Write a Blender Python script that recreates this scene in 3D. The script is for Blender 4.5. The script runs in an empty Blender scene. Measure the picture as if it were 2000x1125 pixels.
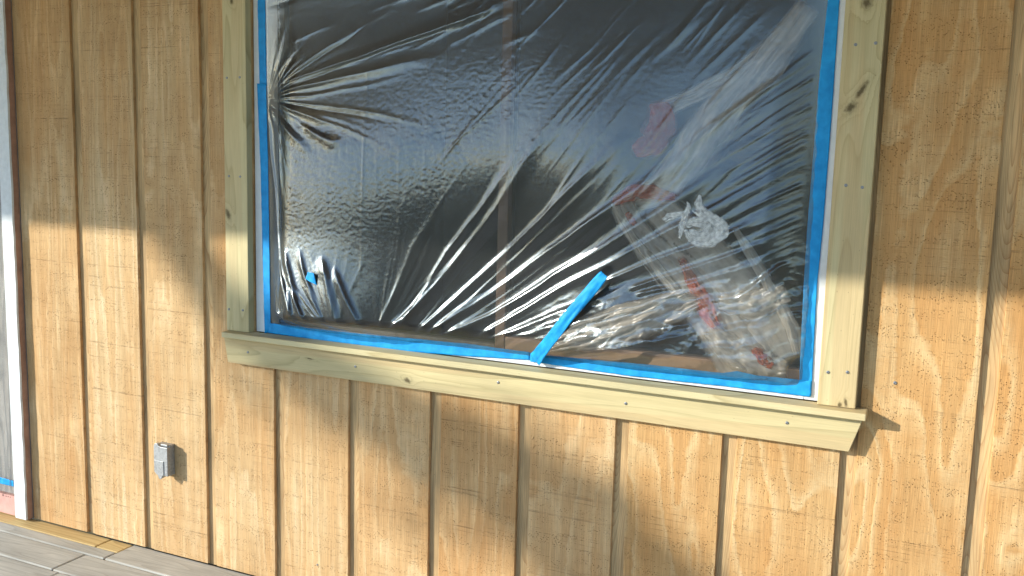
import bpy, bmesh, math, random
import numpy as np
from mathutils import Vector, Matrix

S = bpy.context.scene
COL = S.collection
rad = math.radians
SC = 1.5            # one layout unit = 1.5 m (grooves of the siding 12 inches apart)
random.seed(7)

# ------------------------------------------------------------------ camera
CAM = np.array([2.17544732, -1.67323588, 0.98900216])
YAW, PITCH, ROLL, FN = 0.433465991, -0.134226274, 0.026194315, 1.84665421


def cam_axes():
    cy, sy, cp, sp = math.cos(YAW), math.sin(YAW), math.cos(PITCH), math.sin(PITCH)
    f = np.array([-sy * cp, cy * cp, sp])
    r = np.array([cy, sy, 0.0])
    u = np.cross(r, f)
    c, s = math.cos(ROLL), math.sin(ROLL)
    return r * c + u * s, -r * s + u * c, f


AR, AU, AF = cam_axes()
cd = bpy.data.cameras.new('camera')
cam = bpy.data.objects.new('camera', cd)
COL.objects.link(cam)
m = Matrix.Identity(4)
for i in range(3):
    m[i][0], m[i][1], m[i][2], m[i][3] = AR[i], AU[i], -AF[i], CAM[i] * SC
cam.matrix_world = m
cd.sensor_width = 36
cd.lens = 18 * FN
cd.clip_start = 0.05
cd.clip_end = 600
S.camera = cam


def at(px, py, y=0.0):
    """layout point on the plane y = const (the wall face is y = 0) seen at a photograph pixel"""
    F = FN * 1000
    d = AF + AR * ((px - 1000) / F) - AU * ((py - 562.5) / F)
    t = (y - CAM[1]) / d[1]
    return CAM + d * t


# ------------------------------------------------------------------ sky, sun, exposure
SUN = Vector((1.42, 1.0, -0.53)).normalized()      # direction the light travels
SUN_EL = math.asin(-SUN.z)
SUN_ROT = math.atan2(-SUN.x, -SUN.y)
W = bpy.data.worlds.new('World')
S.world = W
W.use_nodes = True
wn = W.node_tree.nodes
sky = wn.new('ShaderNodeTexSky')
sky.sky_type = 'NISHITA'
sky.sun_disc = False
sky.sun_elevation = SUN_EL
sky.sun_rotation = SUN_ROT
sky.air_density = 1.0
sky.dust_density = 0.3
sky.ozone_density = 3.0
W.node_tree.links.new(sky.outputs[0], wn['Background'].inputs[0])
wn['Background'].inputs[1].default_value = 0.15
ld = bpy.data.lights.new('sun', 'SUN')
ld.energy = 2.25
ld.angle = rad(0.53)
ld.color = (1.0, 0.975, 0.87)
sun = bpy.data.objects.new('sun', ld)
sun.rotation_euler = SUN.to_track_quat('-Z', 'Y').to_euler()
sun.location = (-6, -6, 6)
COL.objects.link(sun)
vs = S.view_settings
vs.view_transform = 'Standard'
vs.look = 'None'
vs.gamma = 1
vs.use_curve_mapping = False
vs.exposure = 1.52
S.cycles.use_denoising = True
S.cycles.max_bounces = 10
S.cycles.transparent_max_bounces = 16
S.cycles.caustics_reflective = False
S.cycles.sample_clamp_indirect = 6.0


# ------------------------------------------------------------------ object helpers
def link(o, parent=None):
    COL.objects.link(o)
    if parent is not None:
        o.parent = parent
    return o


def tag(o, label=None, cat=None, group=None, kind=None):
    if label: o['label'] = label
    if cat: o['category'] = cat
    if group: o['group'] = group
    if kind: o['kind'] = kind
    return o


def wloc(o):
    v = Vector(o.location)
    p = o.parent
    while p is not None:
        v += Vector(p.location)
        p = p.parent
    return v


def thing(name, label, cat, loc, group=None):
    o = bpy.data.objects.new(name, None)
    o.empty_display_size = 0.05
    link(o)
    o.location = [c * SC for c in loc]
    return tag(o, label, cat, group)


def make(name, verts, faces, mat, parent=None, origin=None, smooth=False, bevel=0.0, seg=2):
    """one mesh object; verts in layout units, origin in layout units"""
    v = np.asarray(verts, dtype=float)
    if origin is None:
        origin = (v.min(0) + v.max(0)) / 2
    org = np.asarray(origin, dtype=float)
    me = bpy.data.meshes.new(name)
    me.from_pydata([tuple(a) for a in (v - org) * SC], [], faces)
    me.validate()
    bm = bmesh.new(); bm.from_mesh(me)
    bmesh.ops.recalc_face_normals(bm, faces=bm.faces)
    bm.to_mesh(me); bm.free()
    if smooth:
        me.polygons.foreach_set('use_smooth', [True] * len(me.polygons))
    if isinstance(mat, (list, tuple)):
        for q in mat: me.materials.append(q)
    else:
        me.materials.append(mat)
    o = bpy.data.objects.new(name, me)
    link(o, parent)
    w = Vector([c * SC for c in org])
    o.location = w - (wloc(parent) if parent is not None else Vector((0, 0, 0)))
    if bevel:
        b = o.modifiers.new('bevel', 'BEVEL')
        b.width = bevel; b.segments = seg; b.limit_method = 'ANGLE'; b.angle_limit = rad(35)
    return o


def box(x0, x1, y0, y1, z0, z1):
    v = [(x, y, z) for z in (z0, z1) for y in (y0, y1) for x in (x0, x1)]
    f = [(0, 2, 3, 1), (4, 5, 7, 6), (0, 1, 5, 4), (2, 6, 7, 3), (0, 4, 6, 2), (1, 3, 7, 5)]
    return v, f


def prism(poly, y0, y1):
    """polygon of (x, z) pushed from y0 to y1"""
    n = len(poly)
    v = [(x, y0, z) for x, z in poly] + [(x, y1, z) for x, z in poly]
    f = [tuple(range(n)), tuple(range(2 * n - 1, n - 1, -1))]
    f += [(i, i + n, (i + 1) % n + n, (i + 1) % n) for i in range(n)]
    return v, f


def join(*parts):
    V, F = [], []
    for v, f in parts:
        k = len(V)
        V += list(v); F += [tuple(i + k for i in q) for q in f]
    return V, F


def tube(path, radii, n=10, cap=True):
    path = [Vector(p) for p in path]
    V, F = [], []
    for i, p in enumerate(path):
        d = (path[min(i + 1, len(path) - 1)] - path[max(i - 1, 0)]).normalized()
        a = d.orthogonal().normalized() if i == 0 else (a - d * a.dot(d)).normalized()
        b = d.cross(a)
        for k in range(n):
            t = 2 * math.pi * k / n
            V.append(tuple(p + (a * math.cos(t) + b * math.sin(t)) * radii[i]))
    for i in range(len(path) - 1):
        for k in range(n):
            F.append((i * n + k, i * n + (k + 1) % n, (i + 1) * n + (k + 1) % n, (i + 1) * n + k))
    if cap:
        F.append(tuple(range(n))[::-1]); F.append(tuple(range(len(V) - n, len(V))))
    return V, F


# ------------------------------------------------------------------ material helpers
class NT:
    def __init__(s, name):
        s.m = bpy.data.materials.new(name)
        s.m.use_nodes = True
        s.t = s.m.node_tree
        s.b = s.t.nodes['Principled BSDF']
        s.out = s.t.nodes['Material Output']

    def n(s, typ, **kw):
        q = s.t.nodes.new('ShaderNode' + typ)
        for k, v in kw.items():
            setattr(q, k, v)
        return q

    def put(s, sock, v):
        if isinstance(v, (int, float)):
            sock.default_value = v
        elif isinstance(v, (tuple, list)):
            if len(v) == 3 and sock.type == 'RGBA': v = (*v, 1)
            sock.default_value = v
        else:
            s.t.links.new(v, sock)

    def math(s, op, a, b=0.0, c=None, clamp=False):
        q = s.n('Math', operation=op, use_clamp=clamp)
        s.put(q.inputs[0], a); s.put(q.inputs[1], b)
        if c is not None: s.put(q.inputs[2], c)
        return q.outputs[0]

    def obj(s):
        return s.n('TexCoord').outputs['Object']

    def rnd(s):
        return s.n('ObjectInfo').outputs['Random']

    def sep(s, v):
        q = s.n('SeparateXYZ'); s.put(q.inputs[0], v); return q.outputs

    def comb(s, x, y, z):
        q = s.n('CombineXYZ')
        s.put(q.inputs[0], x); s.put(q.inputs[1], y); s.put(q.inputs[2], z)
        return q.outputs[0]

    def noise(s, v, scale=1.0, detail=2.0, rough=0.5, dist=0.0):
        q = s.n('TexNoise')
        s.put(q.inputs['Vector'], v)
        q.inputs['Scale'].default_value = scale
        q.inputs['Detail'].default_value = detail
        q.inputs['Roughness'].default_value = rough
        q.inputs['Distortion'].default_value = dist
        return q.outputs['Fac']

    def vor(s, v, scale=1.0, feature='F1'):
        q = s.n('TexVoronoi', feature=feature)
        s.put(q.inputs['Vector'], v); q.inputs['Scale'].default_value = scale
        return q.outputs['Distance']

    def ramp(s, f, stops, interp='LINEAR'):
        q = s.n('ValToRGB')
        q.color_ramp.interpolation = interp
        e = q.color_ramp.elements
        while len(e) > 1: e.remove(e[0])
        first = True
        for p, c in stops:
            if isinstance(c, (int, float)): c = (c, c, c)
            if first: e[0].position = p; k = e[0]; first = False
            else: k = e.new(p)
            k.color = (*c, 1)
        s.put(q.inputs[0], f)
        return q.outputs[0]

    def mix(s, f, a, b, blend='MIX'):
        q = s.n('Mix', data_type='RGBA', blend_type=blend)
        s.put(q.inputs['Factor'], f)
        s.put(q.inputs[6], a); s.put(q.inputs[7], b)
        return q.outputs[2]

    def scale_vec(s, xyz, k, off=None):
        x, y, z = [s.math('MULTIPLY', c, kk) for c, kk in zip(xyz, k)]
        if off is not None:
            x = s.math('ADD', x, off); z = s.math('ADD', z, off)
        return s.comb(x, y, z)

    def bump(s, h, strength=0.3, dist=0.002):
        q = s.n('Bump')
        q.inputs['Strength'].default_value = strength
        q.inputs['Distance'].default_value = dist
        s.put(q.inputs['Height'], h)
        s.t.links.new(q.outputs[0], s.b.inputs['Normal'])

    def base(s, c, rough=0.8, spec=0.3, metal=0.0):
        s.put(s.b.inputs['Base Color'], c)
        s.put(s.b.inputs['Roughness'], rough)
        s.b.inputs['Specular IOR Level'].default_value = spec
        s.b.inputs['Metallic'].default_value = metal
        return s.m


def siding_mat(name, dark, light, K, sx, sz, sharp, pit=1.0):
    """rough-sawn plywood veneer: grain runs up (z), saw lines across"""
    t = NT(name)
    xyz = t.sep(t.obj())
    r = t.math('MULTIPLY', t.rnd(), 57.0)
    wob = t.noise(t.scale_vec(xyz, (9, 9, 22), r), 1.0, 3, 0.6)
    f = t.noise(t.scale_vec(xyz, (sx, 1, sz), r), 1.0, 1.2, 0.4, 0.3)
    g = t.math('ADD', t.math('MULTIPLY', f, K), t.math('MULTIPLY', wob, 0.55))
    fr = t.math('FRACT', g)
    band = t.ramp(fr, [(0, 0.04), (0.5 - sharp, 0.14), (0.70, 0.62), (0.82, 1.0), (0.90, 0.72), (0.97, 0.10), (1, 0.04)])
    patch = t.noise(t.scale_vec(xyz, (5, 1, 2.5), r), 1.0, 3, 0.6)
    edgew = t.noise(t.scale_vec(xyz, (60, 1, 600), r), 1.0, 2, 0.7)
    band = t.math('MULTIPLY', band, t.ramp(t.math('ADD', patch, t.math('MULTIPLY', t.math('SUBTRACT', edgew, 0.5), 0.5)), [(0.30, 0.22), (0.56, 1)]))
    col = t.mix(band, dark, light)
    fib = t.noise(t.scale_vec(xyz, (420, 1, 9), r), 1.0, 3, 0.65)
    col = t.mix(1.0, col, t.ramp(fib, [(0.25, 0.70), (0.75, 1.19)]), 'MULTIPLY')
    fib2 = t.noise(t.scale_vec(xyz, (95, 1, 2.2), r), 1.0, 3, 0.6)
    col = t.mix(1.0, col, t.ramp(fib2, [(0.3, (0.90, 0.87, 0.83)), (0.7, (1.08, 1.09, 1.10))]), 'MULTIPLY')
    tint = t.math('FRACT', t.math('MULTIPLY', t.rnd(), 7.31))
    col = t.mix(1.0, col, t.ramp(tint, [(0.0, (0.95, 0.90, 0.84)), (0.5, (1.0, 1.0, 1.0)), (1.0, (1.03, 1.06, 1.10))]), 'MULTIPLY')
    blo = t.noise(t.scale_vec(xyz, (4, 1, 3), r), 1.0, 4, 0.6)
    col = t.mix(1.0, col, t.ramp(blo, [(0.3, (0.86, 0.80, 0.74)), (0.68, (1.07, 1.08, 1.1))]), 'MULTIPLY')
    red = t.noise(t.scale_vec(xyz, (14, 1, 1.3), r), 1.0, 2, 0.5)
    col = t.mix(1.0, col, t.ramp(red, [(0.35, (1, 1, 1)), (0.75, (1.02, 0.90, 0.78))]), 'MULTIPLY')
    # saw lines across the grain
    kerf = t.noise(t.scale_vec(xyz, (2.2, 1, 330), r), 1.0, 2, 0.7)
    kl = t.ramp(kerf, [(0.60, 0.0), (0.70, 1.0)])
    kerf2 = t.noise(t.scale_vec(xyz, (0.7, 1, 75), r), 1.0, 1, 0.5)
    kl2 = t.ramp(kerf2, [(0.68, 0.0), (0.72, 1.0)])
    brk = t.ramp(t.noise(t.scale_vec(xyz, (70, 1, 8), r), 1.0, 2, 0.6), [(0.42, 0.0), (0.60, 1.0)])
    kk = t.math('MULTIPLY', kl, brk)
    kl2 = t.math('MULTIPLY', kl2, t.ramp(t.noise(t.scale_vec(xyz, (22, 1, 3), r), 1.0, 3, 0.6), [(0.40, 0.10), (0.60, 1.0)]))
    col = t.mix(t.math('MULTIPLY', kk, 0.30), col, (0.20, 0.10, 0.045))
    col = t.mix(t.math('MULTIPLY', kl2, 0.30), col, (0.16, 0.085, 0.04))
    # torn pits standing in rows; some of their shade is mixed into the colour
    v = t.vor(t.scale_vec(xyz, (150, 1, 230), r), 1.0)
    rows = t.ramp(t.noise(t.scale_vec(xyz, (6, 1, 34), r), 1.0, 4, 0.7), [(0.46, 0.0), (0.60, 1.0)])
    pits = t.math('MULTIPLY', t.ramp(v, [(0.08, 1.0), (0.30, 0.0)]), rows)
    pits = t.math('MULTIPLY', pits, pit)
    col = t.mix(t.math('MULTIPLY', pits, 0.12), col, (0.18, 0.095, 0.04))
    specks = t.ramp(t.vor(t.scale_vec(xyz, (38, 1, 26), t.math('ADD', r, 3.7)), 1.0), [(0.030, 1.0), (0.05, 0.0)])
    col = t.mix(t.math('MULTIPLY', specks, 0.55), col, (0.09, 0.045, 0.02))
    h = t.math('ADD', t.math('MULTIPLY', fib, 0.5), t.math('MULTIPLY', kk, -0.5))
    h = t.math('ADD', h, t.math('MULTIPLY', pits, -1.9))
    h = t.math('ADD', h, t.math('MULTIPLY', kl2, -0.9))
    h = t.math('ADD', h, t.math('MULTIPLY', band, 0.25))
    h = t.math('ADD', h, t.math('MULTIPLY', edgew, 0.25))
    t.bump(h, 0.9, 0.0021)
    return t.base(col, 0.85, 0.22)


def board_mat(name, base, dark, axis='z', lines=3.0, knots=(), rough=0.7, blot=0.15, fiber=0.12, bumps=0.25, heart=0.0):
    """planed or sawn lumber, grain along one axis; knots = (u, v, ru, rv, angle) in metres on the face"""
    t = NT(name)
    xyz = t.sep(t.obj())
    r = t.math('MULTIPLY', t.rnd(), 23.0)
    if axis == 'z': a, b, c = xyz[0], xyz[1], xyz[2]
    elif axis == 'x': a, b, c = xyz[2], xyz[1], xyz[0]
    else: a, b, c = xyz[1], xyz[2], xyz[0]          # deck: across = y, along = x
    warp = None
    kmask = None
    for (u, v, ru, rv, an) in knots:
        du = t.math('SUBTRACT', a, u); dv = t.math('SUBTRACT', c, v)
        ca, sa = math.cos(an), math.sin(an)
        p = t.math('ADD', t.math('MULTIPLY', du, ca / ru), t.math('MULTIPLY', dv, sa / ru))
        q = t.math('ADD', t.math('MULTIPLY', du, -sa / rv), t.math('MULTIPLY', dv, ca / rv))
        d = t.math('SQRT', t.math('ADD', t.math('MULTIPLY', p, p), t.math('MULTIPLY', q, q)))
        d = t.math('ADD', d, t.math('MULTIPLY', t.math('SUBTRACT', t.noise(t.comb(a, b, c), 120, 3), 0.5), 1.6))
        k = t.ramp(d, [(0.5, 1.0), (0.95, 0.35), (1.0, 0.18), (1.0, 0.0)]) if False else t.ramp(t.math('MULTIPLY', d, 0.4), [(0.2, 1.0), (0.40, 0.55), (0.62, 0.10), (1.0, 0.0)])
        e = t.math('EXPONENT', t.math('MULTIPLY', t.math('MULTIPLY', d, d), -0.12))
        warp = e if warp is None else t.math('ADD', warp, e)
        kmask = k if kmask is None else t.math('MAXIMUM', kmask, k)
    f = t.noise(t.comb(t.math('ADD', t.math('MULTIPLY', a, 11), r), t.math('MULTIPLY', b, 6), t.math('MULTIPLY', c, 0.9)), 1.0, 1, 0.4, 0.2)
    g = t.math('MULTIPLY', f, lines * 3)
    if warp is not None:
        g = t.math('ADD', g, t.math('MULTIPLY', warp, 1.6))
    g = t.math('ADD', g, t.math('MULTIPLY', t.noise(t.comb(t.math('MULTIPLY', a, 40), b, t.math('MULTIPLY', c, 6)), 1.0, 2), 0.25))
    fr = t.math('FRACT', g)
    ln = t.ramp(fr, [(0, 0.0), (0.55, 0.10), (0.86, 0.55), (0.94, 0.9), (0.98, 0.1), (1, 0.0)])
    col = t.mix(t.math('MULTIPLY', ln, 0.75), base, dark)
    hw_ = t.ramp(t.noise(t.comb(t.math('ADD', t.math('MULTIPLY', a, 16), t.math('MULTIPLY', r, 1.7)), t.math('MULTIPLY', b, 4), t.math('MULTIPLY', c, 0.8)), 1.0, 2, 0.5, 0.3), [(0.50, 0.0), (0.58, 1.0)])
    col = t.mix(t.math('MULTIPLY', hw_, heart), col, (0.56, 0.39, 0.20))
    fib = t.noise(t.comb(t.math('ADD', t.math('MULTIPLY', a, 380), r), t.math('MULTIPLY', b, 380), t.math('MULTIPLY', c, 8)), 1.0, 3, 0.6)
    col = t.mix(1.0, col, t.ramp(fib, [(0.25, 1 - fiber), (0.75, 1 + fiber * 0.7)]), 'MULTIPLY')
    bl = t.noise(t.comb(t.math('ADD', t.math('MULTIPLY', a, 9), r), t.math('MULTIPLY', b, 9), t.math('MULTIPLY', c, 2.4)), 1.0, 4, 0.6)
    col = t.mix(1.0, col, t.ramp(bl, [(0.3, 1 - blot), (0.7, 1 + blot * 0.5)]), 'MULTIPLY')
    sp = t.ramp(t.vor(t.comb(t.math('MULTIPLY', a, 60), t.math('MULTIPLY', b, 60), t.math('MULTIPLY', c, 26)), 1.0), [(0.035, 1.0), (0.06, 0.0)])
    col = t.mix(t.math('MULTIPLY', sp, 0.5), col, (0.06, 0.045, 0.02))
    if kmask is not None:
        col = t.mix(t.math('MULTIPLY', kmask, 0.85), col, (0.07, 0.045, 0.016))
    h = t.math('ADD', t.math('MULTIPLY', fib, 0.6), t.math('MULTIPLY', ln, -0.35))
    t.bump(h, bumps, 0.0012)
    return t.base(col, rough, 0.3)


def plain(name, c, rough=0.6, spec=0.4, metal=0.0, var=0.1, sc=20, bump=0.0, bs=200):
    t = NT(name)
    v = t.obj()
    n = t.noise(v, sc, 4, 0.6)
    col = t.mix(1.0, c, t.ramp(n, [(0.3, 1 - var), (0.7, 1 + var)]), 'MULTIPLY')
    if bump:
        t.bump(t.noise(v, bs, 3, 0.6), bump, 0.001)
    return t.base(col, rough, spec, metal)


SID_L = siding_mat('siding_fine', (0.59, 0.402, 0.208), (0.715, 0.54, 0.325), 9.0, 9.0, 0.6, 0.12, 1.0)
SID_M = siding_mat('siding_mid', (0.59, 0.375, 0.180), (0.695, 0.50, 0.28), 9.0, 6.0, 0.8, 0.10, 1.0)
SID_R = siding_mat('siding_bold', (0.575, 0.352, 0.152), (0.70, 0.52, 0.29), 8.0, 6.2, 1.7, 0.04, 1.0)
GROOVE = board_mat('groove_veneer', (0.62, 0.42, 0.21), (0.38, 0.19, 0.07), 'z', 15.0, (), 0.8, 0.42, 0.30)
WHITE = plain('white_paint', (0.76, 0.77, 0.78), 0.45, 0.45, 0, 0.06, 30, 0.15, 90)
WHITE_ROUGH = plain('white_rough_paint', (0.72, 0.74, 0.75), 0.7, 0.3, 0, 0.08, 40, 0.9, 170)


# ------------------------------------------------------------------ ground, deck
GR = NT('lawn_ground')
_n = GR.noise(GR.obj(), 3, 5, 0.7)
GRASS = GR.base(GR.ramp(_n, [(0.3, (0.10, 0.085, 0.04)), (0.7, (0.19, 0.155, 0.085))]), 0.95, 0.1)
GZ = -0.32
v, f = [(-150, -150, GZ), (150, -150, GZ), (150, 150, GZ), (-150, 150, GZ)], [(0, 1, 2, 3)]
tag(make('ground', v, f, GRASS, origin=(0, 0, GZ)), kind='structure')

deck = bpy.data.objects.new('deck', None); link(deck); deck.location = (0, 0, 0); tag(deck, kind='structure')
DECK_A = board_mat('deck_weathered', (0.50, 0.48, 0.425), (0.34, 0.32, 0.275), 'y', 4.0, (), 0.85, 0.22, 0.20, 0.5)
DECK_N = board_mat('deck_new', (0.60, 0.44, 0.20), (0.36, 0.22, 0.08), 'y', 4.0, ((-0.02 * 0, 0.1, 0.004, 0.012, 0.2),), 0.8, 0.15, 0.14)
ROWS = [(-0.0485, 0.004), (-0.0895, -0.0505), (-0.1895, -0.0935), (-0.2895, -0.1935)]
k = -0.2935
while k > -2.05:
    ROWS.append((k - 0.096, k)); k -= 0.1
CUTS = {0: [-1.2, 0.287, 0.3635, 2.2, 4.2], 1: [-1.2, 0.3625, 4.2], 2: [-1.2, 0.305, 2.9, 4.2], 3: [-1.2, 0.335, 4.2]}
for i, (y0, y1) in enumerate(ROWS):
    cuts = CUTS.get(i, [-1.2, 0.2 + (i * 0.77) % 2.3, 4.2])
    for a, b in zip(cuts[:-1], cuts[1:]):
        yy0 = y0
        if i == 0 and a > 0.36: yy0 = -0.0895
        if i == 1 and a > 0.36: continue
        mt = DECK_N if (i == 0 and b < 0.37) else DECK_A
        dz = random.uniform(-0.0016, 0.0)
        v, f = box(a + 0.0012, b - 0.0012, yy0, y1, -0.025, dz)
        make('deck_board', v, f, mt, deck, ((a + b) / 2, (yy0 + y1) / 2, -0.012), bevel=0.005, seg=3)
v, f = box(-1.2, 4.2, -2.06, 0.004, -0.30, -0.045)
make('deck_frame', v, f, board_mat('joist', (0.2, 0.15, 0.09), (0.1, 0.07, 0.04), 'x'), deck)

# ------------------------------------------------------------------ plywood wall
G = 0.2032            # groove spacing
GW = 0.0275           # groove width
GD = 0.0080           # groove depth
OX0, OX1, OZ0, OZ1 = 0.768, 1.986, 0.584, 1.66
TOP = 1.95
wall = thing('house_wall', 'house wall of bare grooved plywood siding around the plastic covered window', 'wall', (1.4, 0.1, 0))
for kx in range(0, 15):
    x0 = G * kx + GW if kx else 0.004
    x1 = G * (kx + 1)
    mt = SID_L if kx <= 4 else (SID_M if kx <= 7 else SID_R)
    jit = random.uniform(-0.0006, 0.0006)
    x0 += jit
    polys = []
    if x1 < OX0 or x0 > OX1:
        polys = [[(x0, 0.003), (x1, 0.003), (x1, TOP), (x0, TOP)]]
    elif x0 < OX0:
        polys = [[(x0, 0.003), (x1, 0.003), (x1, OZ0 - 0.02), (OX0 - 0.008, OZ0 - 0.02), (OX0 - 0.008, OZ1 + 0.01), (x1, OZ1 + 0.01), (x1, TOP), (x0, TOP)]]
    elif x1 > OX1:
        polys = [[(x0, 0.003), (x1, 0.003), (x1, TOP), (x0, TOP), (x0, OZ1 + 0.01), (OX1 + 0.008, OZ1 + 0.01), (OX1 + 0.008, OZ0 - 0.02), (x0, OZ0 - 0.02)]]
    else:
        polys = [[(x0, 0.003), (x1, 0.003), (x1, OZ0 - 0.02), (x0, OZ0 - 0.02)], [(x0, OZ1 + 0.01), (x1, OZ1 + 0.01), (x1, TOP), (x0, TOP)]]
    for pl in polys:
        v, f = prism(pl, 0.0, GD - 0.0002)
        make('siding_board', v, f, mt, wall, ((x0 + x1) / 2, 0.0, 0.5), bevel=0.0012, seg=2)
for (a, b, c, d) in ((-0.0, OX0 - 0.004, 0.0, TOP), (OX1 + 0.004, 3.1, 0.0, TOP), (OX0 - 0.004, OX1 + 0.004, 0.0, OZ0 - 0.004), (OX0 - 0.004, OX1 + 0.004, OZ1 + 0.004, TOP)):
    v, f = box(a, b, GD, 0.075, c, d)
    make('sheathing_panel', v, f, GROOVE, wall, ((a + b) / 2, 0.03, 0.5))
SCREW = plain('zinc_screw', (0.33, 0.33, 0.34), 0.38, 0.5, 0.9, 0.15, 300)


def screw(px, py, y, parent, r=0.0030):
    p = at(px, py, y)
    V, F = [], []
    n = 10
    for rr, yy in ((r, 0.0003), (r * 0.92, -0.0008), (r * 0.55, -0.0011), (r * 0.30, -0.0004)):
        for q in range(n):
            a = 2 * math.pi * q / n
            V.append((p[0] + rr * math.cos(a), p[1] + yy, p[2] + rr * math.sin(a)))
    for i in range(3):
        for q in range(n):
            F.append((i * n + q, i * n + (q + 1) % n, (i + 1) * n + (q + 1) % n, (i + 1) * n + q))
    F.append(tuple(range(3 * n, 4 * n)))
    return make('screw', V, F, SCREW, parent, tuple(p), smooth=False)


for px, py in ((1748, 748), (620, 1103), (100, 1030)):
    screw(px, py, -0.0004, wall, 0.0030 if px > 1000 else 0.0022)

# ------------------------------------------------------------------ window: casing, sill, apron, frame, glass
win = thing('window', 'wide window with new pale lumber casing and white frame, sealed with plastic', 'window', (1.38, 0.0, 0.55))
ORG_L, ORG_R = (0.7275, -0.01, 0.95), (2.021, -0.01, 0.95)


def knot_at(px, py, org, y, axis, ru, rv, an):
    p = (at(px, py, y) - np.array(org)) * SC
    return ((p[0], p[2]) if axis == 'z' else (p[2], p[0])) + (ru, rv, an)


PINE, PINED = (0.63, 0.535, 0.30), (0.43, 0.335, 0.16)
CT = 0.019
m_cl = board_mat('casing_lumber_one', PINE, PINED, 'z', 3.0, [knot_at(445, 418, ORG_L, -CT, 'z', 0.007, 0.014, 0.5), knot_at(452, 2, ORG_L, -CT, 'z', 0.006, 0.008, 0)], 0.7, heart=0.30)
m_cr = board_mat('casing_lumber_two', PINE, PINED, 'z', 3.2, [knot_at(1662, 210, ORG_R, -CT, 'z', 0.008, 0.013, -0.7), knot_at(1683, 176, ORG_R, -CT, 'z', 0.0055, 0.022, -0.55),
    knot_at(1694, 5, ORG_R, -CT, 'z', 0.009, 0.011, 0), knot_at(1640, 791, ORG_R, -CT, 'z', 0.004, 0.006, 0), knot_at(1652, 786, ORG_R, -CT, 'z', 0.0035, 0.009, 0.2)], 0.7, heart=0.55)
ZS = 0.5885
v, f = box(0.6955, 0.7595, -CT, -0.0004, ZS + 0.0004, OZ1 + 0.03)
cl = make('casing', v, f, m_cl, win, ORG_L, bevel=0.0022)
v, f = box(1.9905, 2.0525, -CT, -0.0004, ZS + 0.0004, OZ1 + 0.03)
cr = make('casing', v, f, m_cr, win, ORG_R, bevel=0.0022)
v, f = box(0.6955, 2.0525, -CT, -0.0004, OZ1 + 0.0305, OZ1 + 0.095)
make('casing', v, f, board_mat('casing_lumber_three', PINE, PINED, 'x', 3), win, bevel=0.0022)
ORG_S = (1.38, -0.01, 0.58)
m_s = board_mat('sill_lumber', (0.64, 0.545, 0.31), PINED, 'x', 2.6, [], 0.65, heart=0.35)
v = [(0.6965, -0.038, 0.5745), (2.0715, -0.038, 0.5745), (2.0715, 0.018, 0.5745), (0.6965, 0.018, 0.5745),
     (0.6965, -0.038, 0.5865), (2.0715, -0.038, 0.5865), (2.0715, -0.001, ZS), (0.6965, -0.001, ZS)]
# the sill is notched round the casings: front nosing full length, back part only inside the opening
nose = ([(0.6965, -0.038, 0.5745), (2.0715, -0.038, 0.5745), (2.0715, -0.0006, 0.5745), (0.6965, -0.0006, 0.5745),
         (0.6965, -0.038, 0.5868), (2.0715, -0.038, 0.5868), (2.0715, -0.0006, ZS), (0.6965, -0.0006, ZS)],
        [(0, 1, 5, 4), (1, 2, 6, 5), (2, 3, 7, 6), (3, 0, 4, 7), (4, 5, 6, 7), (3, 2, 1, 0)])
sill = make('sill', *nose, m_s, win, ORG_S, bevel=0.0025, seg=3)
ORG_A = (1.38, -0.01, 0.545)
aL0, aL1 = at(437, 664, -CT), at(445, 708, -CT)
m_a = board_mat('apron_lumber', (0.61, 0.50, 0.27), (0.42, 0.33, 0.16), 'x', 2.4, [knot_at(796, 743, ORG_A, -CT, 'x', 0.006, 0.010, 0.3), knot_at(606, 701, ORG_A, -CT, 'x', 0.002, 0.012, 0.1)], 0.7, heart=0.5)
v, f = prism([(aL0[0], 0.5742), (aL1[0], 0.5135), (2.0475, 0.5135), (2.0665, 0.5742)], -CT, -0.0004)
apron = make('apron', v, f, m_a, win, ORG_A, bevel=0.0016)
for px, py in ((443, 152), (468, 151), (447, 344), (469, 345), (447, 604), (474, 606)):
    screw(px, py, -CT - 0.0003, cl, 0.0027)
for px, py in ((1671, 87), (1710, 84), (1652, 362), (1684, 366), (1617, 727), (1655, 727)):
    screw(px, py, -CT - 0.0003, cr, 0.0028)
for px, py in ((484, 688), (694, 716), (973, 747), (1222, 788), (1537, 826)):
    screw(px, py, -CT - 0.0003, apron, 0.0028)

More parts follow.
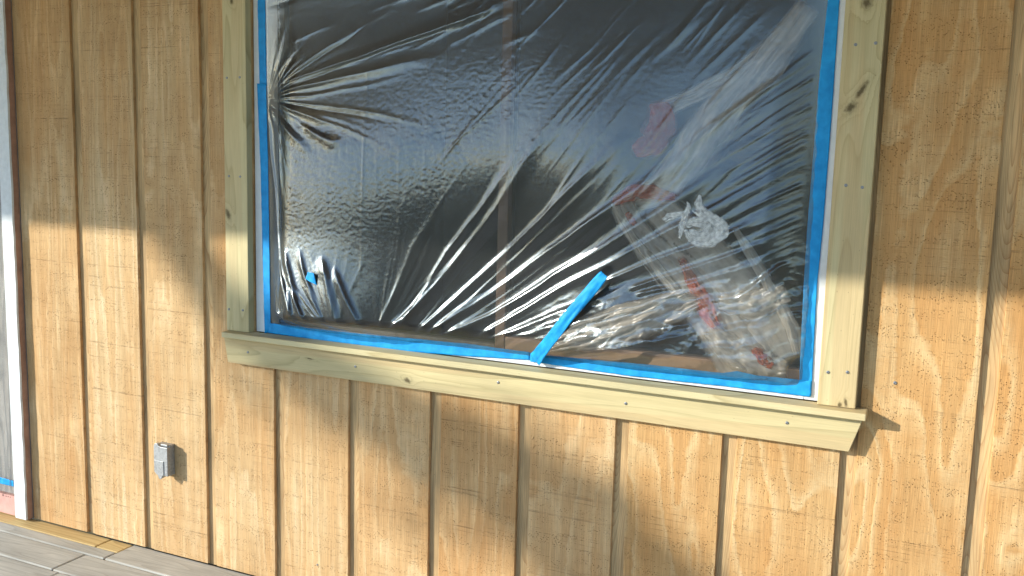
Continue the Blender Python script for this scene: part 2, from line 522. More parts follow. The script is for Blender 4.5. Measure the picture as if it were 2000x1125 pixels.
FY = 0.003            # face of the white frame
fr_ = []
v, f = box(0.7625, 0.801, FY, 0.05, ZS + 0.0005, OZ1 - 0.001); make('window_frame', v, f, WHITE, win, bevel=0.002)
v, f = box(1.966, 1.9895, FY, 0.05, ZS + 0.0005, OZ1 - 0.001); make('window_frame', v, f, WHITE, win, bevel=0.002)
v, f = box(0.8015, 1.9655, FY, 0.05, ZS + 0.0005, 0.606); make('window_frame', v, f, WHITE, win, bevel=0.002)
v, f = box(0.8015, 1.9655, FY, 0.05, OZ1 - 0.03, OZ1 - 0.001); make('window_frame', v, f, WHITE, win, bevel=0.002)
SASH = plain('sash_tan', (0.30, 0.20, 0.13), 0.6, 0.4, 0, 0.12, 12)
xs0, xs1 = at(977, 400, 0.045)[0], at(997, 400, 0.045)[0]
for b in ((xs1 + 0.0005, 1.9655, 0.6065, 0.634), (0.8015, xs0 - 0.0005, 0.6065, 0.616), (0.8015, xs0 - 0.0005, OZ1 - 0.056, OZ1 - 0.0305), (xs1 + 0.0005, 1.9655, OZ1 - 0.056, OZ1 - 0.0305)):
    v, f = box(b[0], b[1], 0.035, 0.070, b[2], b[3]); make('sash_rail', v, f, SASH if b[0] > 1 else plain('sash_grey', (0.13, 0.12, 0.11), 0.6), win, bevel=0.002)
SASHD = plain('sash_dark', (0.07, 0.06, 0.055), 0.6, 0.3, 0, 0.12, 12)
v, f = box(xs0, xs1, 0.034, 0.071, 0.6065, OZ1 - 0.0305)
make('meeting_stile', v, f, plain('sash_brown', (0.13, 0.082, 0.052), 0.6, 0.4, 0, 0.15, 12), win, bevel=0.003)
for b in ((0.8015, 0.808), (1.959, 1.9655)):
    v, f = box(b[0], b[1], 0.035, 0.070, 0.6345, OZ1 - 0.0565); make('sash_stile', v, f, SASHD, win, bevel=0.002)
gt = NT('glass')
gl = gt.n('BsdfGlossy'); gl.inputs['Roughness'].default_value = 0.02
tr = gt.n('BsdfTransparent'); tr.inputs[0].default_value = (0.90, 0.93, 0.92, 1)
lw = gt.n('Fresnel'); lw.inputs[0].default_value = 1.18
mx = gt.n('MixShader')
gt.t.links.new(lw.outputs[0], mx.inputs[0]); gt.t.links.new(tr.outputs[0], mx.inputs[1]); gt.t.links.new(gl.outputs[0], mx.inputs[2])
gt.t.links.new(mx.outputs[0], gt.out.inputs[0])
for b in ((0.8082, xs0 - 0.0005, 0.6162), (xs1 + 0.0005, 1.9588, 0.6345)):
    v, f = box(b[0], b[1], 0.050, 0.053, b[2], OZ1 - 0.0568)
    make('glass_pane', v, f, gt.m, win)

# the dark room behind the glass
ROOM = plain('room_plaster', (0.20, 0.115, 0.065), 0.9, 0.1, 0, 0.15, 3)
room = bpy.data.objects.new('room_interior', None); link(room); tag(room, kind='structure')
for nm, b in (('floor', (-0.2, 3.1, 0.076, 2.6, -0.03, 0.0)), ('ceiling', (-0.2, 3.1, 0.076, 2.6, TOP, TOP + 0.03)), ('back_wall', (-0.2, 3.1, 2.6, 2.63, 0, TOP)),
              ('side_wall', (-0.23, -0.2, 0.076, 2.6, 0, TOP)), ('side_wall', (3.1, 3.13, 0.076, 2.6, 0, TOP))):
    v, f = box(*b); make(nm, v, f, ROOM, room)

# ------------------------------------------------------------------ plastic film over the window
_perm = np.random.RandomState(3).permutation(512)
_perm = np.concatenate([_perm, _perm])
_gr = np.random.RandomState(4).uniform(0, 2 * np.pi, 1024)


def perlin(x, y, seed=0):
    xi = np.floor(x).astype(int); yi = np.floor(y).astype(int)
    xf, yf = x - xi, y - yi
    u = xf * xf * xf * (xf * (xf * 6 - 15) + 10); w_ = yf * yf * yf * (yf * (yf * 6 - 15) + 10)

    def g(ix, iy, dx, dy):
        a = _gr[_perm[(_perm[(ix + seed * 17) % 512] + iy) % 512]]
        return np.cos(a) * dx + np.sin(a) * dy
    n00 = g(xi, yi, xf, yf); n10 = g(xi + 1, yi, xf - 1, yf)
    n01 = g(xi, yi + 1, xf, yf - 1); n11 = g(xi + 1, yi + 1, xf - 1, yf - 1)
    return (n00 * (1 - u) + n10 * u) * (1 - w_) + (n01 * (1 - u) + n11 * u) * w_


def smooth(a, b, x):
    t = np.clip((x - a) / (b - a), 0, 1)
    return t * t * (3 - 2 * t)


FX0, FX1, FZ0, FZ1 = 0.7995, 1.9665, 0.6035, 1.63
NX, NZ = 640, 560
gx = np.linspace(FX0, FX1, NX); gz = np.linspace(FZ0, FZ1, NZ)
X, Z = np.meshgrid(gx, gz)
H = np.zeros_like(X)


def pw(px, py):
    q = at(px, py, 0.0)
    return q[0], q[2]


def gauss(px, py, sx, sz, a, ang=0.0):
    cx, cz = pw(px, py)
    dx, dz = X - cx, Z - cz
    c, s = math.cos(ang), math.sin(ang)
    return a * np.exp(-(((dx * c + dz * s) / sx) ** 2 + ((-dx * s + dz * c) / sz) ** 2))


# soft wander of the sheet so that folds are never quite straight
DX = X + 0.004 * perlin(X * 9, Z * 9, 1) + 0.0006 * perlin(X * 34, Z * 34, 2)
DZ = Z + 0.004 * perlin(X * 9, Z * 9, 3) + 0.0006 * perlin(X * 34, Z * 34, 4)


def ridge(pts, w0, w1, a0, a1, end0=0.15, end1=0.35, skew=0.0, world=False):
    """a fold along a polyline of photograph pixels; w = half width, a = height (layout units)"""
    global H
    P = [p if world else pw(*p) for p in pts]
    L = [0]
    for p, q in zip(P[:-1], P[1:]): L.append(L[-1] + math.hypot(q[0] - p[0], q[1] - p[1]))
    best = np.full(X.shape, 1e9); tt = np.zeros_like(X); sg = np.zeros_like(X)
    xs = [p[0] for p in P]; zs = [p[1] for p in P]
    mg = 4 * max(w0, w1) + 0.01
    i0, i1 = np.searchsorted(gx, [min(xs) - mg, max(xs) + mg]); j0, j1 = np.searchsorted(gz, [min(zs) - mg, max(zs) + mg])
    if i1 <= i0 or j1 <= j0: return
    sl = (slice(j0, j1), slice(i0, i1))
    x, z = DX[sl], DZ[sl]
    best = np.full(x.shape, 1e9); tt = np.zeros_like(x); sg = np.zeros_like(x)
    for k in range(len(P) - 1):
        ax, az = P[k]; bx, bz = P[k + 1]
        ux, uz = bx - ax, bz - az
        l2 = ux * ux + uz * uz + 1e-12
        t = ((x - ax) * ux + (z - az) * uz) / l2
        tc = np.clip(t, 0 if k else -9, 1 if k < len(P) - 2 else 9) if len(P) > 2 else t
        cx, cz = ax + tc * ux, az + tc * uz
        dd = np.hypot(x - cx, z - cz)
        s = np.sign((x - ax) * uz - (z - az) * ux)
        m_ = dd < best
        best = np.where(m_, dd, best); sg = np.where(m_, s, sg)
        tt = np.where(m_, (L[k] + tc * math.sqrt(l2)) / L[-1], tt)
    tcl = np.clip(tt, 0, 1)
    w_ = w0 + (w1 - w0) * tcl
    amp = (a0 + (a1 - a0) * tcl) * smooth(0, end0, tt) * (1 - smooth(1 - end1, 1, tt))
    s = best * sg
    if skew:
        w_ = w_ * np.where(s > 0, 1 + skew, 1 - skew)
    H[sl] += amp * np.exp(-np.abs(s / w_) ** 1.7)


def fan(px, py, a0, a1, n, r0, r1, wmin, wmax, amin, amax, seed, start=0.0):
    rs = random.Random(seed)
    cx, cz = pw(px, py)
    for k in range(n):
        an = rad(a0 + (a1 - a0) * (k + rs.uniform(0.1, 0.9)) / n)
        L = rs.uniform(r0, r1)
        s = start * rs.uniform(0.2, 1.5)
        bend = rs.uniform(-0.10, 0.10)
        P = []
        for q in range(4):
            t = q / 3
            rr = s + (L - s) * t
            aa = an + bend * t * t
            P.append((cx + rr * math.cos(aa), cz + rr * math.sin(aa)))
        sgn = 1 if rs.random() < 0.72 else -1
        wd = rs.uniform(wmin, wmax)
        ridge(P, wd * 0.35, wd, sgn * rs.uniform(amin, amax) * 0.5, sgn * rs.uniform(amin, amax), 0.08, 0.5, rs.uniform(-0.3, 0.3), True)


# large billows: where the sheet leans back it mirrors sky, lower down the sun
HB = gauss(640, 628, 0.20, 0.15, 0.050, 0.1) + gauss(640, 400, 0.22, 0.15, 0.016, 0.2)
HB += gauss(1010, 330, 0.30, 0.17, 0.024, 0.45)
HB += gauss(1225, 668, 0.22, 0.075, 0.030, 0.10)
HB += 0.028 * (1 - smooth(1.0, 1.3, Z)) * (1 - smooth(1.0, 1.45, X))
HB += 0.030 * (1 - smooth(0.84, 1.22, Z)) * smooth(1.38, 1.66, X)
HB += 0.016 * (1 - smooth(1.14, 1.40, Z))
HB *= smooth(0.0, 0.11, X - FX0) * smooth(0.0, 0.08, FX1 - X) * (0.25 * smooth(0.0, 0.02, Z - FZ0) + 0.75 * smooth(0.0, 0.055, Z - FZ0)) * smooth(0.0, 0.1, FZ1 - Z)
# pinch at the left tape
fan(520, 195, -80, -18, 16, 0.10, 0.26, 0.004, 0.009, 0.0004, 0.0011, 11)
fan(520, 195, -14, 34, 15, 0.16, 0.50, 0.004, 0.010, 0.0007, 0.0019, 12)
fan(520, 195, 34, 80, 12, 0.08, 0.24, 0.004, 0.009, 0.0006, 0.0016, 13)
ridge([(520, 190), (713, 147), (800, 124), (905, 105)], 0.003, 0.013, 0.002, 0.004, 0.1, 0.4, 0.3)
ridge([(520, 183), (700, 118), (820, 72), (1010, 2)], 0.003, 0.012, 0.002, 0.005, 0.1, 0.2, -0.3)
ridge([(520, 200), (580, 212), (630, 227), (672, 246)], 0.004, 0.014, 0.002, 0.0036, 0.1, 0.25, 0.2)
ridge([(608, 243), (640, 262), (672, 276), (702, 276)], 0.006, 0.012, 0.0024, 0.003, 0.2, 0.3, 0.3)
ridge([(523, 215), (530, 290), (545, 365), (560, 445), (580, 505), (606, 562), (624, 610), (655, 655)], 0.006, 0.010, 0.005, 0.006, 0.1, 0.1, 0.5)
ridge([(524, 205), (556, 262), (566, 330), (580, 420)], 0.005, 0.016, 0.003, 0.006, 0.1, 0.4, 0.3)
ridge([(522, 205), (600, 270), (640, 310)], 0.004, 0.012, 0.003, 0.003, 0.1, 0.5)
# lower left corner drapes
for P, w_, a in (([(530, 525), (560, 565), (600, 612), (648, 654)], 0.008, 0.005), ([(545, 562), (560, 600), (590, 640)], 0.006, 0.003),
                 ([(563, 588), (585, 615), (600, 640)], 0.005, 0.003), ([(590, 470), (606, 520), (622, 560), (655, 648)], 0.010, 0.005),
                 ([(618, 470), (640, 530), (668, 590), (690, 640)], 0.009, 0.004), ([(664, 488), (684, 540), (700, 600), (711, 650)], 0.015, 0.007),
                 ([(691, 512), (712, 560), (736, 615), (748, 655)], 0.011, 0.006), ([(650, 600), (690, 630), (730, 655)], 0.006, 0.003),
                 ([(612, 552), (618, 580), (622, 604)], 0.005, 0.004), ([(618, 556), (640, 600), (662, 648)], 0.004, 0.003)):
    ridge(P, w_ * 0.7, w_, a, a, 0.25, 0.15, 0.35)
fan(700, 640, 70, 150, 18, 0.10, 0.26, 0.003, 0.007, 0.0005, 0.0014, 21)
# the long bright folds climbing from the bottom tape
for P, w0, w1, a in (([(772, 650), (833, 596), (899, 516), (942, 462), (985, 405), (1040, 320), (1110, 200)], 0.006, 0.012, 0.0052),
                     ([(800, 645), (850, 560), (890, 490), (950, 415), (1010, 330), (1080, 220)], 0.004, 0.009, 0.0032),
                     ([(816, 659), (887, 595), (993, 499), (1078, 420), (1180, 320), (1260, 230)], 0.004, 0.009, 0.0036),
                     ([(829, 659), (900, 615), (972, 569), (1047, 514), (1110, 470), (1250, 375), (1400, 270)], 0.005, 0.010, 0.0042),
                     ([(850, 660), (916, 637), (972, 610), (1035, 572), (1100, 533), (1170, 492), (1300, 415), (1500, 270)], 0.006, 0.012, 0.0048),
                     ([(933, 660), (1010, 615), (1100, 563), (1165, 527), (1280, 470), (1420, 400), (1560, 330)], 0.005, 0.010, 0.0040),
                     ([(950, 664), (1020, 640), (1100, 608), (1190, 575), (1300, 530)], 0.004, 0.007, 0.0028),
                     ([(975, 668), (1050, 645), (1120, 622), (1230, 580), (1330, 552)], 0.004, 0.007, 0.0026),
                     ([(990, 672), (1080, 655), (1160, 618), (1230, 600)], 0.004, 0.006, 0.0024),
                     ([(762, 650), (800, 560), (830, 480), (880, 400)], 0.003, 0.008, 0.0020),
                     ([(860, 640), (940, 575), (1020, 500), (1130, 400), (1240, 300)], 0.004, 0.007, 0.0020),
                     ([(880, 650), (960, 600), (1060, 530), (1180, 440), (1330, 330)], 0.004, 0.007, 0.0018),
                     ([(1190, 545), (1290, 505), (1420, 460), (1560, 395)], 0.004, 0.008, 0.0028),
                     ([(1240, 560), (1330, 530), (1450, 490), (1570, 445)], 0.003, 0.006, 0.0024),
                     ([(1250, 570), (1360, 548), (1480, 512), (1570, 470)], 0.003, 0.006, 0.0022)):
    ridge(P, w0 * 1.3, w1 * 1.35, a * 1.25, a, 0.08, 0.38, 0.25)
fan(770, 655, 38, 96, 16, 0.15, 0.42, 0.003, 0.007, 0.00033, 0.00096, 22, 0.02)
fan(815, 660, 32, 60, 12, 0.20, 0.55, 0.003, 0.007, 0.00039, 0.00108, 23, 0.02)
fan(850, 662, 20, 48, 12, 0.20, 0.60, 0.003, 0.007, 0.00039, 0.00108, 24, 0.02)
fan(930, 666, 12, 42, 16, 0.15, 0.55, 0.003, 0.006, 0.00033, 0.00108, 25, 0.02)
fan(990, 672, 6, 30, 12, 0.08, 0.30, 0.002, 0.005, 0.00028, 0.00084, 26, 0.01)
# tight pleats running up to the right tape
rs = random.Random(5)
for k in range(42):
    t = k / 41
    ex, ey = 1600 - 34 * t, 90 + 400 * t + rs.uniform(-8, 8)
    L = rs.uniform(180, 520) * (1 - 0.35 * t)
    an = rad(37 - 16 * t + rs.uniform(-2.5, 2.5))
    P = [(ex - L * q * math.cos(an), ey + L * q * math.sin(an)) for q in (0.02, 0.35, 0.7, 1.0)]
    wd = rs.uniform(0.0016, 0.0045)
    ridge(P, wd, wd * 1.5, rs.uniform(0.0002, 0.0007), rs.uniform(0.0002, 0.0007), 0.05, 0.5, rs.uniform(-0.3, 0.3))
# slanting streaks in the blue upper middle
for k in range(110):
    cx, cy = rs.uniform(880, 1480), rs.uniform(-40, 400)
    L = rs.uniform(120, 340); an = rad(rs.uniform(44, 58))
    P = [(cx - L / 2 * math.cos(an), cy + L / 2 * math.sin(an)), (cx + L / 2 * math.cos(an), cy - L / 2 * math.sin(an))]
    wd = rs.uniform(0.003, 0.008)
    ridge(P, wd * 0.7, wd * 0.8, rs.uniform(-0.0004, 0.0011), rs.uniform(-0.0004, 0.0011), 0.5, 0.5, rs.uniform(-0.3, 0.3))
for k in range(34):
    cx, cy = rs.uniform(560, 1050), rs.uniform(-60, 90)
    L = rs.uniform(90, 260); an = rad(rs.uniform(14, 30))
    P = [(cx - L / 2 * math.cos(an), cy + L / 2 * math.sin(an)), (cx + L / 2 * math.cos(an), cy - L / 2 * math.sin(an))]
    ridge(P, 0.004, 0.007, rs.uniform(-0.001, 0.002), rs.uniform(-0.001, 0.002), 0.4, 0.4)
# factory fold lines, straight up and down
for px, a in ((735, 0.0007), (760, 0.0003), (802, 0.0003), (850, 0.0003), (1003, 0.0003), (1070, 0.0002), (1180, 0.0002)):
    ridge([(px - 6, -60), (px, 200), (px + 3, 420), (px + 5, 620)], 0.0022, 0.0026, a, a, 0.3, 0.2)
# crumpled loose plastic at the lower right, the crinkled skin elsewhere
m_cr_ = np.clip(gauss(1330, 640, 0.22, 0.07, 1.0, 0.12) + gauss(1500, 650, 0.10, 0.12, 0.9) + gauss(1180, 655, 0.10, 0.04, 0.6) + gauss(1540, 560, 0.05, 0.07, 0.5), 0, 1)
wx = X + 0.012 * perlin(X * 22, Z * 22, 8); wz = Z + 0.012 * perlin(X * 22, Z * 22, 9)
u1 = wx * math.cos(0.35) + wz * math.sin(0.35); v1 = -wx * math.sin(0.35) + wz * math.cos(0.35)
rid = lambda a, b, s: 1 - np.abs(2.2 * perlin(a, b, s))
H += m_cr_ * (0.0040 * rid(u1 * 11, v1 * 34, 11) + 0.0011 * rid(u1 * 40, v1 * 76, 12) + 0.00035 * rid(wx * 110, wz * 130, 13))
for P, w_, a in (([(1090, 672), (1180, 640), (1280, 620), (1350, 592)], 0.010, 0.005), ([(1110, 690), (1210, 675), (1300, 650), (1370, 610)], 0.012, 0.006),
                 ([(1090, 640), (1180, 610), (1280, 585), (1340, 565)], 0.009, 0.004), ([(1440, 585), (1490, 545), (1530, 515), (1552, 508)], 0.006, 0.004)):
    ridge(P, w_, w_, a, a, 0.2, 0.2, 0.3)
m_l = np.clip(gauss(660, 370, 0.20, 0.16, 1.0) + gauss(900, 260, 0.24, 0.12, 0.8, 0.5) + 0.22, 0, 1)
H += m_l * (0.00030 * rid(wx * 58, wz * 74, 14) + 0.00022 * rid(wx * 125, wz * 140, 15) + 0.0002 * perlin(X * 210, Z * 210, 16))
# held flat under the tape all round
dist = np.minimum(np.minimum(X - FX0, FX1 - X), np.minimum(Z - FZ0, FZ1 - Z))
H *= smooth(0.0, 0.016, dist)
H += HB
H = np.maximum(H, -0.006)
FB = FY - 0.0008       # rest plane of the sheet


def film_y(x, z):
    i = np.clip(np.searchsorted(gx, x), 1, NX - 2); j = np.clip(np.searchsorted(gz, z), 1, NZ - 2)
    return FB - float(H[j - 1:j + 2, i - 1:i + 2].max())


ft = NT('clear_plastic_film')
nz = ft.noise(ft.obj(), 260, 3, 0.6)
nz2 = ft.noise(ft.obj(), 70, 2, 0.5)
hh = ft.math('ADD', ft.math('MULTIPLY', nz, 0.4), nz2)
bp = ft.n('Bump'); bp.inputs['Strength'].default_value = 0.22; bp.inputs['Distance'].default_value = 0.0012
ft.put(bp.inputs['Height'], hh)
g1 = ft.n('BsdfGlossy'); g1.inputs['Roughness'].default_value = 0.32; g1.inputs['Color'].default_value = (0.80, 0.93, 1.0, 1)  # blue gloss tint paints extra sky blue into the sheen
g2 = ft.n('BsdfGlossy'); g2.inputs['Roughness'].default_value = 0.13
for q in (g1, g2): ft.t.links.new(bp.outputs[0], q.inputs['Normal'])
tp = ft.n('BsdfTransparent'); tp.inputs[0].default_value = (0.86, 0.83, 0.80, 1)
tl = ft.n('BsdfTranslucent'); tl.inputs[0].default_value = (0.75, 0.75, 0.75, 1)
df = ft.n('BsdfDiffuse'); df.inputs[0].default_value = (0.75, 0.75, 0.75, 1)


def mixs(t, fac, a, b):
    q = t.n('MixShader'); t.put(q.inputs[0], fac)
    t.t.links.new(a.outputs[0], q.inputs[1]); t.t.links.new(b.outputs[0], q.inputs[2])
    return q


gl_ = mixs(ft, 0.45, g1, g2)
hz = mixs(ft, 0.5, df, tl)
body = mixs(ft, 0.045, tp, hz)
lwt = ft.n('LayerWeight'); lwt.inputs['Blend'].default_value = 0.25
ft.t.links.new(bp.outputs[0], lwt.inputs['Normal'])
fac = ft.math('ADD', 0.095, ft.math('MULTIPLY', lwt.outputs['Fresnel'], 0.40), clamp=True)
fin = mixs(ft, fac, body, gl_)
ft.t.links.new(fin.outputs[0], ft.out.inputs[0])
FILM = ft.m


def grid_mesh(name, Xa, Ya, Za, mat, parent=None, origin=None, smooth_=True):
    nz_, nx_ = Xa.shape
    co = np.stack([Xa, Ya, Za], -1).reshape(-1, 3)
    org = np.asarray(origin if origin is not None else co.mean(0))
    co = (co - org) * SC
    idx = np.arange(nz_ * nx_).reshape(nz_, nx_)
    fs = np.stack([idx[:-1, :-1], idx[:-1, 1:], idx[1:, 1:], idx[1:, :-1]], -1).reshape(-1, 4)
    me = bpy.data.meshes.new(name)
    me.vertices.add(len(co)); me.vertices.foreach_set('co', co.ravel())
    me.loops.add(fs.size); me.loops.foreach_set('vertex_index', fs.ravel().astype(np.int32))
    me.polygons.add(len(fs)); me.polygons.foreach_set('loop_start', np.arange(0, fs.size, 4, dtype=np.int32))
    me.update(calc_edges=True)
    if smooth_: me.polygons.foreach_set('use_smooth', np.ones(len(fs), dtype=bool))
    me.materials.append(mat)
    o = bpy.data.objects.new(name, me); link(o, parent)
    w_ = Vector([float(c) * SC for c in org])
    o.location = w_ - (wloc(parent) if parent is not None else Vector((0, 0, 0)))
    return o


film = grid_mesh('plastic_film', X, FB - H, Z, FILM, None, (1.38, FB, 0.60))
tag(film, 'clear wrinkled plastic film stretched over the whole window inside blue tape', 'plastic sheet')

# ------------------------------------------------------------------ blue tape
tt_ = NT('blue_tape')
xyz = tt_.sep(tt_.obj())
crepe = tt_.noise(tt_.scale_vec(xyz, (240, 240, 240)), 1.0, 3, 0.6)
pat = tt_.noise(tt_.scale_vec(xyz, (26, 26, 26)), 1.0, 3, 0.6)
tcol = tt_.ramp(pat, [(0.3, (0.010, 0.24, 0.60)), (0.7, (0.022, 0.37, 0.80))])
tt_.bump(tt_.math('ADD', tt_.math('MULTIPLY', crepe, 0.35), pat), 0.55, 0.0018)
TAPE = tt_.base(tcol, 0.55, 0.2)


def resample(P, n):
    P = np.array(P, float)
    L = np.concatenate([[0], np.cumsum(np.linalg.norm(np.diff(P, axis=0), axis=1))])
    t = np.linspace(0, L[-1], n)
    return np.stack([np.interp(t, L, P[:, k]) for k in range(P.shape[1])], 1)


def strip(name, e0, e1, y, label, n=60, m_=9, wr=0.0006, seed=0, thick=0.0004, mat=None, parent=None, cat='tape', group=None, rough_edge=0.0006):
    """a strip between two edge polylines (photograph pixels) lying near the plane y; with real thickness"""
    A = resample([tuple(at(*p, y)[[0, 2]]) for p in e0], n); B = resample([tuple(at(*p, y)[[0, 2]]) for p in e1], n)
    s = np.linspace(0, 1, m_)[None, :, None]
    Q = A[:, None, :] * (1 - s) + B[:, None, :] * s
    xx, zz = Q[..., 0], Q[..., 1]
    nn = perlin(xx * 38, zz * 38, seed) + 0.5 * perlin(xx * 110, zz * 110, seed + 1)
    yy = y - wr * 0.6 - wr * nn
    xx = xx + rough_edge * perlin(xx * 90 + 5, zz * 90, seed + 2); zz = zz + rough_edge * perlin(xx * 90 + 9, zz * 90, seed + 3)
    o = grid_mesh(name, xx, yy, zz, mat or TAPE, parent)
    sd = o.modifiers.new('thickness', 'SOLIDIFY'); sd.thickness = thick * SC; sd.offset = 1
    if label: tag(o, label, cat, group)
    return o


TG = 'blue masking tape round the window plastic'
strip('blue_tape', [(502, -60), (503, 0), (507, 166)], [(516, -60), (518, 0), (521, 168)], FB - 0.0006, 'upper length of blue tape down the left edge of the plastic', seed=31, group=TG)
strip('blue_tape', [(502, 163), (509, 330), (513, 500), (517, 651)], [(520, 163), (524, 330), (527, 500), (529, 648)], FB - 0.0016, 'lower length of blue tape down the left edge, ending at the sill corner', seed=32, group=TG)
strip('blue_tape', [(1618, -40), (1617, 0), (1600, 156), (1586, 332), (1577, 440), (1571, 536), (1566, 632), (1561, 745)],
      [(1643, -40), (1640, 0), (1624, 235), (1608, 440), (1596, 560), (1590, 680), (1585, 772)], FB - 0.0007, 'long blue tape down the right edge of the plastic beside the casing', 110, 11, 0.0010, 33, group=TG)
strip('blue_tape', [(528, 631), (649, 646), (756, 657), (816, 662), (912, 671), (1036, 688)], [(524, 650), (650, 668), (800, 687), (920, 696), (1036, 703)], FB - 0.0012,
      'blue tape along the left half of the bottom edge above the sill', 110, 9, 0.0009, 34, group=TG)
strip('blue_tape', [(1036, 690), (1069, 694), (1277, 713), (1407, 728), (1450, 731), (1490, 734), (1586, 744)],
      [(1036, 706), (1131, 720), (1231, 734), (1420, 755), (1584, 775)], FB - 0.0019, 'blue tape along the right half of the bottom edge, ending at the lower right corner', 130, 11, 0.0010, 35, group=TG)
strip('blue_tape', [(1330, 722), (1385, 730), (1415, 728), (1440, 724), (1490, 736), (1499, 739)],
      [(1330, 732), (1390, 738), (1430, 740), (1460, 741), (1490, 741), (1498, 740)], FB - 0.0034, 'crumpled second layer of blue tape on the bottom right strip', 50, 7, 0.0012, 36, group=TG)

# the loose strip standing up off the film
ctr = [(1045, 703), (1060, 683), (1082, 655), (1107, 622), (1135, 589), (1160, 560), (1174, 543), (1180, 535)]
yof = [-0.004, -0.008, -0.013, -0.019, -0.026, -0.034, -0.041, -0.044]
wid = [0.0145, 0.0122, 0.0114, 0.0112, 0.0110, 0.0110, 0.0104, 0.0080]
yy_ = []
for (px_, py_), y_ in zip(ctr, yof):
    q_ = y_
    for _ in range(8):
        a_ = at(px_, py_, q_)
        q_ = 0.5 * q_ + 0.5 * min(y_, film_y(a_[0], a_[2]) - 0.004 + 0.45 * (y_ + 0.004))
    yy_.append(q_)
yof = yy_
n = 60
C3 = resample([tuple(at(p[0], p[1], y)) + (w_,) for p, y, w_ in zip(ctr, yof, wid)], n)
tn = np.gradient(C3[:, :3], axis=0); tn /= np.linalg.norm(tn, axis=1)[:, None]
sd_ = np.cross(tn, np.array([0, -1.0, 0])); sd_ /= np.linalg.norm(sd_, axis=1)[:, None]
s = np.linspace(-1, 1, 11)
cup = np.linspace(0.0004, 0.0022, n)
pos = C3[:, None, :3] + sd_[:, None, :] * (C3[:, 3][:, None, None] * s[None, :, None])
pos[..., 1] += cup[:, None] * (s[None, :] ** 2) - cup[:, None] * 0.6 * np.clip(s[None, :], 0, 1)
ll = np.linspace(0, 1, n)[:, None]
pos[..., 1] -= 0.0022 * (1 - np.abs(2 * perlin(s[None, :] * 1.6 + 0 * ll, ll * 3.0 + 0 * s[None, :], 42))) + 0.0022 * perlin(pos[..., 0] * 55, pos[..., 2] * 55, 40) + 0.0012 * np.abs(perlin(pos[..., 0] * 130 + 4, pos[..., 2] * 130, 43)) + 0.003 * smooth(0.75, 1, np.linspace(0, 1, n))[:, None] * perlin(pos[..., 0] * 90, pos[..., 2] * 90, 41)
o = grid_mesh('blue_tape', pos[..., 0], pos[..., 1], pos[..., 2], TAPE)
o.modifiers.new('thickness', 'SOLIDIFY').thickness = 0.0003
tag(o, 'loose strip of blue tape slanting up off the plastic from the bottom edge', 'tape', TG)
# the scrap near the lower left corner
px4 = [(603, 531), (613, 533), (615, 545), (619, 556), (608, 552), (598, 545)]
cy = 0.0
for _ in range(12):
    cx, _y, cz = at(608, 543, cy)
    cy = 0.5 * cy + 0.5 * (film_y(cx, cz) - 0.003)
nq = 12
e0 = [(602, 531), (597, 545)]; e1 = [(614, 533), (619, 557)]
strip('blue_tape', e0, e1, cy, 'small square scrap of blue tape on the plastic near its lower left corner', 14, 10, 0.0022, 50, group=TG)
# gathered threads of film by the scrap
stw = ft.m
for pts, r_ in (([(618, 545), (640, 541), (665, 537), (690, 532)], 0.0014), ([(618, 547), (645, 544), (660, 541), (682, 537)], 0.0012),
                ):
    pass

# ------------------------------------------------------------------ bag of plastic behind the film
bt = NT('milky_plastic')
at1 = bt.n('Attribute'); at1.attribute_name = 'along'
at2 = bt.n('Attribute'); at2.attribute_name = 'fade'
cr1 = bt.noise(at1.outputs['Vector'], 1.3, 3, 0.55, 0.3)
cr2 = bt.noise(bt.obj(), 30, 4, 0.65, 0.6)
dfu = bt.n('BsdfDiffuse'); dfu.inputs[0].default_value = (0.72, 0.70, 0.64, 1)
trl = bt.n('BsdfTranslucent'); trl.inputs[0].default_value = (0.72, 0.70, 0.64, 1)
trp = bt.n('BsdfTransparent'); trp.inputs[0].default_value = (0.95, 0.94, 0.92, 1)
gls = bt.n('BsdfGlossy'); gls.inputs['Roughness'].default_value = 0.3
cov = bt.ramp(bt.math('ADD', bt.math('MULTIPLY', cr1, 0.65), bt.math('MULTIPLY', cr2, 0.35)), [(0.34, 0.50), (0.50, 0.78), (0.64, 1.0)])
cov = bt.math('MULTIPLY', cov, at2.outputs['Fac'])
bq = mixs(bt, 0.4, dfu, trl)
bq = mixs(bt, 0.07, bq, gls)
bf = mixs(bt, cov, trp, bq)
bt.t.links.new(bf.outputs[0], bt.out.inputs[0])
rt = NT('red_print')
rr_ = rt.noise(rt.obj(), 30, 4, 0.7, 0.5)
dfr = rt.n('BsdfDiffuse'); rt.put(dfr.inputs[0], rt.ramp(rr_, [(0.35, (0.55, 0.085, 0.025)), (0.65, (0.66, 0.27, 0.17))]))
trr = rt.n('BsdfTranslucent'); trr.inputs[0].default_value = (0.62, 0.15, 0.07, 1)
tpr = rt.n('BsdfTransparent')
at3 = rt.n('Attribute'); at3.attribute_name = 'fade'
rf = mixs(rt, rt.math('MULTIPLY', rt.ramp(rr_, [(0.3, 0.92), (0.7, 0.50)]), at3.outputs['Fac']), tpr, mixs(rt, 0.35, dfr, trr))
rt.t.links.new(rf.outputs[0], rt.out.inputs[0])
bag = thing('plastic_bag', 'crumpled milky plastic bag with red print, slumped behind the film at right', 'plastic bag', tuple(at(1500, 725, 0.03)))


